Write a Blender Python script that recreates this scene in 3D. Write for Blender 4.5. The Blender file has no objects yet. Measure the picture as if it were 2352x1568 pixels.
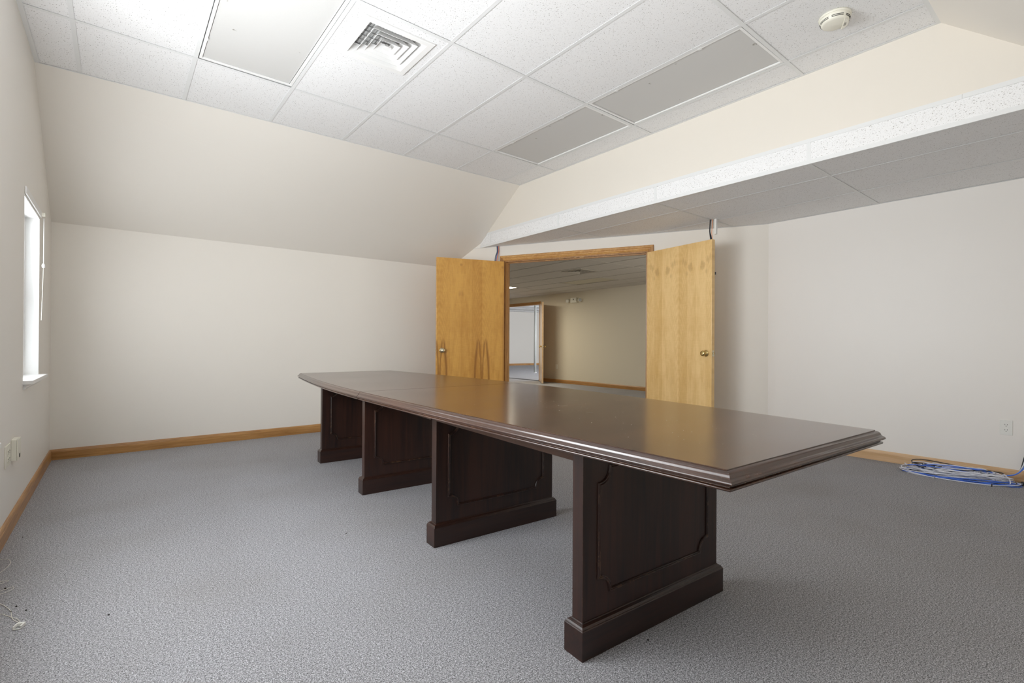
import bpy, math, random
from mathutils import Vector, Matrix
random.seed(7)
D = bpy.data
C = bpy.context.scene.collection
S = bpy.context.scene

# ------------------------------------------------------------------ camera
YAW, PITCH, ROLL, CAMH = 0.6757, 0.0030, 0.0052, 1.0139
def cam_axes():
    f = Vector((math.sin(YAW)*math.cos(PITCH), math.cos(YAW)*math.cos(PITCH), math.sin(PITCH)))
    r = Vector((math.cos(YAW), -math.sin(YAW), 0)); u = r.cross(f)
    return r*math.cos(ROLL)+u*math.sin(ROLL), -r*math.sin(ROLL)+u*math.cos(ROLL), f
cr, cu, cf = cam_axes()
cam = D.cameras.new('camera'); co = D.objects.new('camera', cam); C.objects.link(co)
M3 = Matrix((cr, cu, -cf)).transposed()
co.matrix_world = Matrix.Translation((0, 0, CAMH)) @ M3.to_4x4()
cam.sensor_width = 36; cam.lens = 36*1129.945/2352; cam.clip_start = 0.02; cam.clip_end = 200
S.camera = co

# ------------------------------------------------------------------ world, lights, exposure
w = D.worlds.new('sky'); S.world = w; w.use_nodes = True
wb = w.node_tree.nodes['Background']; wb.inputs[0].default_value = (0.93, 0.96, 1.0, 1); wb.inputs[1].default_value = 2.9
S.view_settings.view_transform = 'Standard'; S.view_settings.look = 'None'
S.view_settings.gamma = 1.0; S.view_settings.use_curve_mapping = False
S.view_settings.exposure = 0.06
S.cycles.max_bounces = 10; S.cycles.diffuse_bounces = 7; S.cycles.glossy_bounces = 4
S.cycles.sample_clamp_indirect = 6.0
S.cycles.caustics_reflective = False; S.cycles.caustics_refractive = False
def area(name, loc, direction, sx, sy, power, col, spread=180):
    l = D.lights.new(name, 'AREA'); l.shape = 'RECTANGLE'; l.size = sx; l.size_y = sy
    l.energy = power; l.color = col; l.spread = math.radians(spread)
    o = D.objects.new(name, l); C.objects.link(o); o.location = loc
    o.rotation_euler = Vector(direction).to_track_quat('-Z', 'Y').to_euler(); return o
# daylight arriving at the tall windows of the gable wall (bright ground outside throws it upward)
DAY = (0.95, 0.975, 1.0)
area('daylight_window_upper', (-0.53, 2.5, 1.60), (1, 0.0, 0.6), 1.1, 0.9, 62, DAY)
area('daylight_window_lower', (-0.53, 2.05, 1.30), (1, 0.0, 0.0), 1.9, 1.5, 37, DAY)
area('daylight_window_far', (-0.53, 4.55, 1.34), (1, -0.15, 0.05), 0.66, 1.05, 6, DAY)
# photographer's flash beside the camera, bounced off the white ceiling
def flash(loc, d, ang, power):
    l = D.lights.new('bounce_flash', 'SPOT'); l.energy = power; l.spot_size = math.radians(ang); l.spot_blend = 1.0
    l.shadow_soft_size = 0.12; l.color = (1.0, 0.985, 0.955)
    o = D.objects.new('bounce_flash', l); C.objects.link(o); o.location = loc
    o.rotation_euler = Vector(d).to_track_quat('-Z', 'Y').to_euler()
flash((0.2, 0.2, 1.3), (1.3, 0.6, 1), 80, 90)
# fill added to brighten the hall; daylight of the far room beyond the doorway
area('hall_fill', (7.2, 1.75, 1.4), (0, 1, 0), 2.0, 1.4, 46, (1.0, 0.96, 0.88))
area('far_room_daylight', (13.5, 8.1, 1.3), (0, 1, 0), 5.0, 1.6, 305, (0.90, 0.94, 1.0))

# ------------------------------------------------------------------ constants of the room
HC = 2.875; XL = -0.445; XW = 3.697; XR = 5.226; YK = 5.697; ZK = 2.02
ZS1, ZS2 = 2.4236, 2.2536
YS2 = 0.665; YF = -0.53
ZH = 2.28; XF = 8.82           # hall ceiling and hall far wall
DW0 = Vector((3.838, 5.013, 0)); DD = Vector((0.458, -0.889, 0)).normalized(); DN = Vector((-DD.y, DD.x, 0))  # DN points to the hall (+x +y)
if DN.x < 0: DN = -DN
def dwp(s, off=0.0, z=0.0): p = DW0+DD*s+DN*off; return Vector((p.x, p.y, z))
def yedge(x): return 4.565-0.021*(x+.447)

# ------------------------------------------------------------------ mesh helpers
class MB:
    def __init__(s): s.v = []; s.f = []; s.sm = []
    def add(s, vs, fs, smooth=False):
        n = len(s.v); s.v += [tuple(p) for p in vs]; s.f += [tuple(i+n for i in f) for f in fs]; s.sm += [smooth]*len(fs); return s
    def box(s, x0, x1, y0, y1, z0, z1):
        return s.add([(x0,y0,z0),(x1,y0,z0),(x1,y1,z0),(x0,y1,z0),(x0,y0,z1),(x1,y0,z1),(x1,y1,z1),(x0,y1,z1)],
                     [(0,3,2,1),(4,5,6,7),(0,1,5,4),(1,2,6,5),(2,3,7,6),(3,0,4,7)])
    def hexa(s, p): return s.add(p, [(0,3,2,1),(4,5,6,7),(0,1,5,4),(1,2,6,5),(2,3,7,6),(3,0,4,7)])
    def prism(s, poly, z0, z1):
        n = len(poly)
        return s.add([(x,y,z0) for x,y in poly]+[(x,y,z1) for x,y in poly],
                     [tuple(range(n-1,-1,-1)), tuple(range(n,2*n))]+[(i,(i+1)%n,n+(i+1)%n,n+i) for i in range(n)])
    def loft(s, rings, cap=True, smooth=False, closed=True):
        n = len(rings[0]); vs = [p for r in rings for p in r]; fs = []
        for k in range(len(rings)-1):
            for i in range(n if closed else n-1):
                j = (i+1)%n; fs.append((k*n+i, k*n+j, (k+1)*n+j, (k+1)*n+i))
        s.add(vs, fs, smooth)
        if cap:
            m = len(s.v)-len(vs)
            s.f += [tuple(m+i for i in range(n-1,-1,-1)), tuple(m+(len(rings)-1)*n+i for i in range(n))]; s.sm += [False, False]
        return s
    def tube(s, pts, r, n=7, closed=False):
        pts = [Vector(p) for p in pts]; rings = []; up = None
        for i, p in enumerate(pts):
            if closed: t = pts[(i+1)%len(pts)]-pts[i-1]
            else: t = pts[min(i+1,len(pts)-1)]-pts[max(i-1,0)]
            t.normalize()
            if up is None: up = t.orthogonal().normalized()
            up = (up-t*up.dot(t)); up.normalize(); b = t.cross(up)
            rings.append([p+(up*math.cos(a)+b*math.sin(a))*r for a in [2*math.pi*k/n for k in range(n)]])
        if closed: rings.append(rings[0])
        return s.loft(rings, cap=not closed, smooth=True)
    def lathe(s, prof, n=32, cx=0, cy=0, sx=1, sy=1, cap=True):
        return s.loft([[(cx+r*sx*math.cos(2*math.pi*k/n), cy+r*sy*math.sin(2*math.pi*k/n), z) for k in range(n)] for r, z in prof], cap=cap, smooth=True)
    def sweep(s, path, prof, closed=False):
        """prof: list of (out, up) ; path: list of (point, outvec) ; up is z."""
        rings = []
        for p, o in path: rings.append([Vector(p)+Vector(o)*a+Vector((0,0,b)) for a, b in prof])
        if closed: rings.append(rings[0])
        return s.loft(rings, cap=not closed)
    def xf(s, M, start=0):
        s.v = s.v[:start]+[tuple(M @ Vector(p)) for p in s.v[start:]]; return s
    def mesh(s, name, mat):
        me = D.meshes.new(name); me.from_pydata(s.v, [], s.f)
        me.polygons.foreach_set('use_smooth', s.sm); me.update()
        if mat: me.materials.append(mat)
        return me
def fixn(me):
    import bmesh
    b = bmesh.new(); b.from_mesh(me); bmesh.ops.recalc_face_normals(b, faces=b.faces[:]); b.to_mesh(me); b.free()
def obj(name, mb, mat, parent=None, bevel=0.0, seg=2, loc=None, rot=None, recalc=True):
    me = mb.mesh(name, mat)
    if recalc: fixn(me)
    o = D.objects.new(name, me); C.objects.link(o)
    if parent: o.parent = parent
    if loc is not None: o.location = loc
    if rot is not None: o.rotation_euler = rot
    if bevel:
        m = o.modifiers.new('bevel', 'BEVEL'); m.width = bevel; m.segments = seg; m.limit_method = 'ANGLE'; m.angle_limit = math.radians(40)
    return o
def empty(name, loc=(0,0,0), rz=0.0, parent=None):
    o = D.objects.new(name, None); C.objects.link(o); o.location = loc; o.rotation_euler = (0,0,rz); o.empty_display_size = .05
    if parent: o.parent = parent
    return o
def tag(o, label=None, cat=None, group=None, kind=None):
    if label: o['label'] = label
    if cat: o['category'] = cat
    if group: o['group'] = group
    if kind: o['kind'] = kind
    return o
def struct(name, mb, mat, **k): return tag(obj(name, mb, mat, **k), kind='structure')
def link_copy(o, parent=None):
    c = o.copy(); C.objects.link(c); c.parent = parent
    for ch in [q for q in D.objects if q.parent == o]: link_copy(ch, c)
    return c
def clip(poly, a, b, c):   # keep a*x+b*y<=c
    out = []
    for i in range(len(poly)):
        p, q = poly[i], poly[(i+1)%len(poly)]; dp, dq = a*p[0]+b*p[1]-c, a*q[0]+b*q[1]-c
        if dp <= 0: out.append(p)
        if dp*dq < 0: t = dp/(dp-dq); out.append((p[0]+t*(q[0]-p[0]), p[1]+t*(q[1]-p[1])))
    return out
def area2(poly): return abs(sum(poly[i][0]*poly[(i+1)%len(poly)][1]-poly[(i+1)%len(poly)][0]*poly[i][1] for i in range(len(poly))))/2 if len(poly) > 2 else 0

# ------------------------------------------------------------------ materials
class NT:
    def __init__(s, name, rough=0.5, metal=0.0, spec=0.5, col=(.8,.8,.8)):
        s.m = D.materials.new(name); s.m.use_nodes = True; s.t = s.m.node_tree; s.n = s.t.nodes; s.b = s.n['Principled BSDF']
        s.b.inputs['Roughness'].default_value = rough; s.b.inputs['Metallic'].default_value = metal
        s.b.inputs['Specular IOR Level'].default_value = spec; s.b.inputs['Base Color'].default_value = (*col, 1)
    def node(s, t, **k):
        n = s.n.new(t)
        for a, v in k.items():
            if a.startswith('i_'):
                key = a[2:]; key = int(key) if key.isdigit() else key.replace('_', ' ')
                n.inputs[key].default_value = v
            else: setattr(n, a, v)
        return n
    def L(s, a, b): s.t.links.new(a, b)
    def val(s, sock, inp):
        if isinstance(sock, (int, float)): inp.default_value = sock
        else: s.L(sock, inp)
    def math(s, op, a, b=0.0, c=None, clamp=False):
        n = s.n.new('ShaderNodeMath'); n.operation = op; n.use_clamp = clamp
        s.val(a, n.inputs[0]); s.val(b, n.inputs[1])
        if c is not None: s.val(c, n.inputs[2])
        return n.outputs[0]
    def pos(s, kind='Object'): return s.node('ShaderNodeTexCoord').outputs[kind]
    def xyz(s, v): n = s.n.new('ShaderNodeSeparateXYZ'); s.L(v, n.inputs[0]); return n.outputs
    def comb(s, x, y, z):
        n = s.n.new('ShaderNodeCombineXYZ')
        for i, q in enumerate((x, y, z)): s.val(q, n.inputs[i])
        return n.outputs[0]
    def scale(s, v, sc):
        n = s.n.new('ShaderNodeMapping'); s.L(v, n.inputs[0]); n.inputs['Scale'].default_value = sc; return n.outputs[0]
    def noise(s, v, scale, detail=3, rough=.55, dist=0.0):
        n = s.node('ShaderNodeTexNoise'); s.L(v, n.inputs['Vector']); n.inputs['Scale'].default_value = scale
        n.inputs['Detail'].default_value = detail; n.inputs['Roughness'].default_value = rough; n.inputs['Distortion'].default_value = dist; return n.outputs['Fac']
    def ramp(s, f, stops, interp='LINEAR'):
        n = s.n.new('ShaderNodeValToRGB'); s.L(f, n.inputs[0]); r = n.color_ramp; r.interpolation = interp
        while len(r.elements) < len(stops): r.elements.new(0.5)
        for e, (p, c) in zip(r.elements, stops): e.position = p; e.color = (*c, 1) if len(c) == 3 else c
        return n.outputs[0]
    def mix(s, f, a, b, mode='MIX'):
        n = s.n.new('ShaderNodeMix'); n.data_type = 'RGBA'; n.blend_type = mode
        s.val(f, n.inputs[0])
        for q, i in ((a, 6), (b, 7)):
            if isinstance(q, tuple): n.inputs[i].default_value = (*q, 1)
            else: s.L(q, n.inputs[i])
        return n.outputs[2]
    def bump(s, h, strength=.3, dist=.002):
        n = s.n.new('ShaderNodeBump'); s.L(h, n.inputs['Height']); n.inputs['Strength'].default_value = strength; n.inputs['Distance'].default_value = dist
        s.L(n.outputs[0], s.b.inputs['Normal']); return n
    def color(s, sock): s.L(sock, s.b.inputs['Base Color'])
    def rough(s, sock): s.L(sock, s.b.inputs['Roughness'])

def plain(name, col, rough=.5, metal=0, spec=.5):
    m = NT(name, rough, metal, spec, col); p = m.pos(); n = m.noise(p, 60, 2)
    m.color(m.mix(m.math('MULTIPLY', n, .12), col, tuple(c*.75 for c in col))); return m.m
def paint(name, col, rough=.42):
    m = NT(name, rough, 0, .38, col); p = m.pos()
    a = m.noise(p, .7, 2); m.color(m.mix(m.math('MULTIPLY', a, .25), col, tuple(c*.93 for c in col)))
    h = m.noise(p, 350, 2); m.bump(h, .05, .0006); return m.m
M_wall = paint('wall_paint', (0.84, 0.805, 0.745))
M_wallcool = paint('wall_paint_gable', (0.84, 0.81, 0.76))
M_wallrightlit = paint('wall_paint_right_lit', (0.87, 0.84, 0.80))  # the walls' own paint, lightened here to stand in for missing light
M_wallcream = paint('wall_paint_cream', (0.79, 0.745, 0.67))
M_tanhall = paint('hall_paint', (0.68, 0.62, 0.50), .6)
def tile_mat(name, col, dark=(.40,.385,.37), fr=.42):
    m = NT(name, .9, 0, .2, col); p = m.pos()
    warp = m.node('ShaderNodeTexNoise'); m.L(p, warp.inputs['Vector']); warp.inputs['Scale'].default_value = 38; warp.inputs['Detail'].default_value = 1
    off = m.node('ShaderNodeVectorMath', operation='MULTIPLY_ADD'); m.L(warp.outputs['Color'], off.inputs[0]); off.inputs[1].default_value = (.006,.006,.006); m.L(p, off.inputs[2])
    pv = off.outputs[0]
    def pits(scale, sc, thr, keep):
        v = m.node('ShaderNodeTexVoronoi'); m.L(m.scale(pv, sc), v.inputs['Vector']); v.inputs['Scale'].default_value = scale
        r = m.xyz(v.outputs['Color'])[0]
        a = m.math('LESS_THAN', v.outputs['Distance'], thr); return m.math('MULTIPLY', a, m.math('GREATER_THAN', r, keep))
    f1 = pits(88, (1, .62, 1), .19, fr); f2 = pits(175, (.75, 1, 1), .27, .45)
    f = m.math('MAXIMUM', f1, m.math('MULTIPLY', f2, .55))
    fine = m.noise(p, 420, 2); c0 = m.ramp(fine, [(.3, tuple(c*.93 for c in col)), (.7, col)])
    m.color(m.mix(m.math('MULTIPLY', f, .85), c0, dark)); m.bump(m.math('SUBTRACT', m.math('MULTIPLY', fine, .3), f), .35, .002); return m.m
M_tile = tile_mat('acoustic_tile', (.89,.892,.895))
M_tee = plain('tee_enamel', (.79,.80,.80), .42)
M_frame = plain('white_enamel', (.88,.88,.87), .3)
M_plastic = plain('white_plastic', (.84,.84,.80), .35)
M_ivory = plain('ivory_plastic', (.80,.78,.68), .4)
M_cream = plain('cream_plastic', (.84,.82,.72), .42)
M_slot = plain('slot_shadow', (.03,.03,.025), .8)
M_black = plain('black_rubber', (.018,.02,.028), .42)
M_steel = plain('steel', (.5,.5,.5), .3, 1)
M_galv = plain('galvanised_duct', (.22,.22,.23), .45, 1)
M_brass = plain('brass', (.72,.55,.24), .16, 1)
M_nickel = plain('satin_brass', (.66,.60,.44), .2, 1)
M_lamphead = plain('lamp_lens', (.55,.56,.55), .15)
M_cabwhite = plain('white_cable_jacket', (.80,.82,.90), .35)
M_cabblue = plain('blue_cable_jacket', (.07,.19,.75), .35)
M_cabgrey = plain('grey_cable_jacket', (.26,.32,.38), .4)
M_caborange = plain('orange_cable_jacket', (.85,.28,.08), .4)
M_string = plain('white_cord', (.82,.80,.72), .6)
M_crumb = plain('dark_crumb', (.025,.022,.02), .8)
M_red = plain('red_plastic', (.6,.05,.05), .4)
def lens_mat(name, col):
    m = NT(name, .5, 0, .3, col); p = m.pos()
    v = m.node('ShaderNodeTexVoronoi'); m.L(p, v.inputs['Vector']); v.inputs['Scale'].default_value = 230; v.distance = 'MANHATTAN'
    sp = m.node('ShaderNodeTexVoronoi'); m.L(p, sp.inputs['Vector']); sp.inputs['Scale'].default_value = 9
    r = m.xyz(sp.outputs['Color'])[0]; s1 = m.math('MULTIPLY', m.math('LESS_THAN', sp.outputs['Distance'], .12), m.math('GREATER_THAN', r, .55))
    s1 = m.math('MULTIPLY', s1, m.math('GREATER_THAN', m.noise(p, 120, 1), .5))
    m.color(m.mix(m.math('MULTIPLY', s1, .75), col, (.24,.22,.18))); m.bump(v.outputs['Distance'], .12, .001); return m.m
M_lens = lens_mat('prismatic_lens', (.63,.625,.61))
def emit(name, col, st):
    m = NT(name, .5, 0, .3, col); m.b.inputs['Emission Color'].default_value = (*col, 1); m.b.inputs['Emission Strength'].default_value = st; return m.m
M_lit = emit('lit_lens', (1.0,.93,.76), 31.0)
def glass():
    m = D.materials.new('window_glass'); m.use_nodes = True; t = m.node_tree; t.nodes.clear()
    o = t.nodes.new('ShaderNodeOutputMaterial'); a = t.nodes.new('ShaderNodeBsdfTransparent'); g = t.nodes.new('ShaderNodeBsdfGlossy'); x = t.nodes.new('ShaderNodeMixShader'); 
    x.inputs[0].default_value = .06; g.inputs['Roughness'].default_value = .02; a.inputs[0].default_value = (.97,.98,.98,1)
    t.links.new(a.outputs[0], x.inputs[1]); t.links.new(g.outputs[0], x.inputs[2]); t.links.new(x.outputs[0], o.inputs[0]); return m
M_glass = glass()
def carpet():
    m = NT('loop_carpet', .96, 0, .12); p = m.pos()
    ps = m.scale(p, (1.0, 1.1, 1.0))
    a = m.noise(ps, 430, 2, .75); b = m.noise(ps, 210, 2, .6); c = m.noise(ps, 95, 2); d = m.noise(ps, 1.1, 3)
    f = m.math('ADD', m.math('MULTIPLY', a, .52), m.math('ADD', m.math('MULTIPLY', b, .36), m.math('MULTIPLY', c, .12)))
    col = m.ramp(f, [(.395,(.070,.069,.071)),(.455,(.205,.203,.211)),(.515,(.41,.407,.425)),(.585,(.78,.78,.82))])
    col = m.mix(m.math('MULTIPLY', m.math('SUBTRACT', d, .45, clamp=True), .9, clamp=True), col, (.24,.215,.18))
    m.color(col); m.bump(f, .9, .006); return m.m
M_carpet = carpet()
def oak(name, base, dark, axis=0, gsc=1.0):
    m = NT(name, .33, 0, .5); p = m.pos()
    sc = [70*gsc]*3; sc[axis] = 4*gsc
    g = m.noise(m.scale(p, tuple(sc)), 1.0, 4, .6, .4)
    sc2 = [14]*3; sc2[axis] = 1.1
    h = m.noise(m.scale(p, tuple(sc2)), 1.0, 3)
    f = m.math('ADD', m.math('MULTIPLY', g, .6), m.math('MULTIPLY', h, .4))
    m.color(m.ramp(f, [(.35, dark), (.5, tuple((a+b)/2 for a, b in zip(base, dark))), (.62, base)])); m.bump(g, .08, .0008); return m.m
M_oakx = oak('oak_trim_x', (.50,.27,.095), (.30,.135,.036), 0)
M_oaky = oak('oak_trim_y', (.50,.27,.095), (.30,.135,.036), 1)
M_oakz = oak('oak_trim_z', (.50,.27,.095), (.32,.15,.045), 2)
M_oaklit = oak('oak_trim_lit_y', (.72,.50,.30), (.55,.34,.17), 1, .5)  # same oak trim, with its stronger light put into a paler colour
def veneer(name, base, dark, w, flames, knots, edge):
    """birch slab veneer: vertical book-matched leaves; x width, z height"""
    m = NT(name, .30, 0, .5); p = m.pos(); X, Y, Z = m.xyz(p)
    pp = m.math('PINGPONG', m.math('ADD', X, edge), w)
    leaf = m.math('FLOOR', m.math('DIVIDE', m.math('ADD', X, edge), w*.5))
    tone = m.n.new('ShaderNodeTexWhiteNoise'); tone.noise_dimensions = '1D'; m.L(leaf, tone.inputs['W'])
    zw = m.math('ADD', Z, m.math('MULTIPLY', m.noise(m.comb(m.math('MULTIPLY', pp, 8), 0, Z), 2.0, 2), .12))
    big = m.noise(m.comb(m.math('MULTIPLY', pp, 9), 0, m.math('MULTIPLY', zw, 1.6)), 1.0, 4, .6, 1.2)
    grain = m.noise(m.comb(m.math('MULTIPLY', pp, 120), 0, m.math('MULTIPLY', zw, 5)), 1.0, 3, .6, .6)
    wv = m.node('ShaderNodeTexWave', wave_type='RINGS', rings_direction='SPHERICAL'); m.L(m.comb(m.math('MULTIPLY', pp, 5), 0, m.math('MULTIPLY', Z, .55)), wv.inputs['Vector'])
    wv.inputs['Scale'].default_value = 7; wv.inputs['Distortion'].default_value = 5; wv.inputs['Detail'].default_value = 2; wv.inputs['Detail Scale'].default_value = 1.3
    rip = m.noise(m.comb(m.math('MULTIPLY', pp, 14), 0, m.math('MULTIPLY', Z, 70)), 1.0, 2)
    blot = m.noise(m.comb(m.math('MULTIPLY', pp, 16), 7.3, m.math('MULTIPLY', zw, 5.0)), 1.0, 4, .6, .8)
    f = m.math('ADD', m.math('MULTIPLY', big, .36), m.math('ADD', m.math('MULTIPLY', grain, .16), m.math('ADD', m.math('MULTIPLY', wv.outputs['Fac'], .055), m.math('MULTIPLY', rip, .10))))
    f = m.math('ADD', f, m.math('ADD', m.math('MULTIPLY', blot, .19), m.math('MULTIPLY', tone.outputs['Value'], .13)))
    mid = tuple((a+b)/2 for a, b in zip(base, dark))
    c = m.ramp(f, [(.33, dark), (.47, mid), (.60, base)])
    for zt, slope, off, wd, st in flames:
        dz = m.math('SUBTRACT', zt, Z)
        cen = m.math('ADD', m.math('MULTIPLY', m.math('SQRT', m.math('MAXIMUM', dz, 0.0)), slope), off)
        q = m.math('DIVIDE', m.math('ABSOLUTE', m.math('SUBTRACT', m.math('ADD', pp, m.math('MULTIPLY', m.math('SUBTRACT', big, .5), .03)), cen)), wd)
        g = m.math('MULTIPLY', m.math('SUBTRACT', 1.0, q, clamp=True), m.math('MULTIPLY', m.math('MULTIPLY', dz, 14, clamp=True), st))
        c = m.mix(g, c, (.27,.105,.018))
    for kx, kz, rr, st in knots:
        dx = m.math('DIVIDE', m.math('SUBTRACT', pp, kx), rr); dz = m.math('DIVIDE', m.math('SUBTRACT', Z, kz), rr*1.5)
        q = m.math('ADD', m.math('MULTIPLY', dx, dx), m.math('MULTIPLY', dz, dz))
        q = m.math('ADD', q, m.math('MULTIPLY', m.math('SUBTRACT', blot, .5), 3.5)); q = m.math('ADD', q, m.math('MULTIPLY', m.math('SUBTRACT', grain, .5), 1.6))
        c = m.mix(m.math('MULTIPLY', m.math('SUBTRACT', 1.0, q, clamp=True), st), c, (.30,.13,.03))
    m.color(c); m.bump(grain, .05, .0005)
    m.b.inputs['Coat Weight'].default_value = .3; m.b.inputs['Coat Roughness'].default_value = .2; return m.m
M_vleft = veneer('birch_veneer_shaded', (.68,.37,.085), (.47,.215,.036), .27,  # both doors share a veneer; darker orange here paints in its angle to light
                 [(1.07,.062,.045,.021,.95),(1.07,-.055,.045,.017,.85)], [(.265,1.97,.014,.5),(.26,1.62,.03,.25)], .25)
M_vright = veneer('birch_veneer_lit', (.86,.60,.27), (.66,.40,.13), .22, [],  # the same veneer lightened, its brighter lighting and sheen put into the colour
                  [(.075,1.86,.036,.36),(.145,1.80,.032,.34),(.10,1.74,.024,.26),(.10,.62,.05,.10)], .0)
M_vhall = veneer('birch_veneer_pale', (.72,.52,.32), (.58,.38,.2), .2, [], [], 0)
def mahogany(name, a, b, rough, coat=.0, axis=2, dust=False, wear=True):
    m = NT(name, rough, 0, .5); p = m.pos()
    sc = [46]*3; sc[axis] = 2.4
    g = m.noise(m.scale(p, tuple(sc)), 1.0, 4, .62, .5); sc2 = [9]*3; sc2[axis] = .9
    h = m.noise(m.scale(p, tuple(sc2)), 1.0, 3)
    f = m.math('ADD', m.math('MULTIPLY', g, .5), m.math('MULTIPLY', h, .5))
    c = m.ramp(f, [(.27, a), (.73, b)] if dust else [(.36, a), (.62, b)])
    if wear:
        bv = m.node('ShaderNodeBevel', samples=4); bv.inputs['Radius'].default_value = .0015
        ge = m.node('ShaderNodeNewGeometry'); dt = m.node('ShaderNodeVectorMath', operation='DOT_PRODUCT'); m.L(bv.outputs[0], dt.inputs[0]); m.L(ge.outputs['Normal'], dt.inputs[1])
        e = m.math('LESS_THAN', dt.outputs['Value'], .90); nn = m.math('GREATER_THAN', m.noise(p, 34, 4, .7), .56)
        c = m.mix(m.math('MULTIPLY', m.math('MULTIPLY', e, nn), .8), c, (.42,.25,.13))
    if dust:
        m.rough(m.math('ADD', rough, m.math('MULTIPLY', m.noise(p, 2.5, 2, .5), .08)))
    m.color(c); m.bump(g, .04, .0004)
    if coat: m.b.inputs['Coat Weight'].default_value = coat; m.b.inputs['Coat Roughness'].default_value = .16
    return m.m
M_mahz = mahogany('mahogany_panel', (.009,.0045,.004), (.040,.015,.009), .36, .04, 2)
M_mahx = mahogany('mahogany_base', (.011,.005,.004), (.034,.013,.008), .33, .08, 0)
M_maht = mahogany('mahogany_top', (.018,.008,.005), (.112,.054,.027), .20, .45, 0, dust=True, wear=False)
M_mahe = mahogany('mahogany_edge', (.026,.010,.006), (.066,.027,.014), .27, .5, 1)

# ------------------------------------------------------------------ the shell
struct('floor', MB().box(-1.0, 18.5, -1.0, 18.5, -.12, 0), M_carpet)
def wall_open(x0, x1, ya, yb, z0, z1, opens):
    m = MB(); ys = ya
    for (a, b, c, d) in sorted(opens):
        m.box(x0, x1, ys, a, z0, z1); m.box(x0, x1, a, b, z0, c); m.box(x0, x1, a, b, d, z1); ys = b
    return m.box(x0, x1, ys, yb, z0, z1)
W1 = (4.17, 4.925, .75, 1.90); W2 = (1.05, 3.08, .54, 2.05)
struct('wall_left', wall_open(XL-.16, XL, -.75, 5.9, 0, 3.1, [W1, W2]), M_wallcool)
struct('wall_back', MB().box(XL-.16, 3.48, YK, YK+.12, 0, ZK+.06), M_wall)
def slope(name, e0, e1, yk, zk, sgn, x1):
    t = .1
    v = [(XL-.1, e0, HC+.02), (x1, e1, HC+.02), (x1, yk, zk), (XL-.1, yk, zk)]
    v[0] = (XL-.1, e0-sgn*.02*1.38, HC+.02); v[1] = (x1, e1-sgn*.02*1.38, HC+.02)
    return struct(name, MB().hexa([Vector(p) for p in v]+[Vector(p)+Vector((0, sgn*t*.7, t)) for p in v]), M_wall)
slope('wall_back_slope', yedge(-.545), yedge(3.74), YK+.004, ZK-.003, 1, 3.74)
slope('wall_front_slope', YS2, YS2, YF-.004, ZK-.2, -1, 3.74)
struct('wall_front', MB().box(XL-.16, XR+.1, YF-.12, YF, 0, 3.0), M_wall)
struct('wall_right_upper', MB().box(XW, XW+.12, YF-.1, 5.62, ZS1-.0, 3.0), M_wallcream)
struct('wall_right', MB().box(XR, XR+.12, YF-.1, 2.304, 0, 2.6), M_wallrightlit)
# door wall, angled, with the double-door opening
def dwbox(s0, s1, o0, o1, z0, z1, m=None):
    m = m or MB(); p = [dwp(s0,o0), dwp(s1,o0), dwp(s1,o1), dwp(s0,o1)]
    return m.prism([(q.x, q.y) for q in p], z0, z1)
SO0, SO1, ZD = 0.045, 1.835, 2.065
m = MB(); dwbox(-.87, SO0, 0, .12, 0, 2.9, m); dwbox(SO1, 3.06, 0, .12, 0, 2.9, m); dwbox(SO0, SO1, 0, .12, ZD, 2.9, m)
struct('wall_door', m, M_wall)

# ---- main ceiling: plenum deck, tiles and tees
ceil = struct('ceiling', MB().box(XL-.1, XW+.1, .5, 4.75, HC+.06, HC+.12), M_frame)
XT = [XL+.001, -.217, .388, .993, 1.607, 2.212, 2.832, 3.437, XW-.001]
def yj(j, x):
    if j == 0: return yedge(x)+.004
    if j == 1: return 3.822+.0104*(x+.447)
    if j == 2: return 2.612+.006*(x+.447)
    if j == 3: return 1.385+.004*(x+.447)
    return YS2-.004
LIGHTS = {(2,1):'a', (6,1):'b', (6,2):'c'}
# columns i: between XT[i] and XT[i+1]; rows j: between yj(j) and yj(j+1)
for j in range(4):
    for i in range(8):
        x0, x1 = XT[i], XT[i+1]
        if (i, j) in ((2,1), (6,1), (6,2)): continue
        p = [(x0, yj(j+1,x0)), (x1, yj(j+1,x1)), (x1, yj(j,x1)), (x0, yj(j,x0))]
        g = .0015; cx = sum(q[0] for q in p)/4; cy = sum(q[1] for q in p)/4
        p = [(q[0]+(g if q[0] < cx else -g), q[1]+(g if q[1] < cy else -g)) for q in p]
        z = HC+.0035+random.uniform(0, .0012)
        mb = MB()
        if (i, j) == (3, 1):     # the tile round the diffuser is cut out
            vx0, vx1, vy0, vy1 = 1.105, 1.525, 2.715, 3.135
            a, b = p[0][0], p[1][0]; c, d = p[0][1], p[2][1]
            mb.box(a, vx0, c, d, z, z+.015); mb.box(vx1, b, c, d, z, z+.015); mb.box(vx0, vx1, c, vy0, z, z+.015); mb.box(vx0, vx1, vy1, d, z, z+.015)
        else: mb.prism(p, z, z+.015)
        obj('ceiling_tile', mb, M_tile, ceil)
TW = .012
for i in range(1, 8):
    for j in range(4):
        x = XT[i]; mb = MB()
        a, b = yj(j+1, x)+TW, yj(j, x)-TW
        if j == 3: a = YS2
        if j == 0: b = yj(0, x)
        mb.box(x-TW, x+TW, a, b, HC, HC+.0014); mb.box(x-.001, x+.001, a, b, HC+.0014, HC+.04)
        obj('cross_tee', mb, M_tee, ceil)
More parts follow.
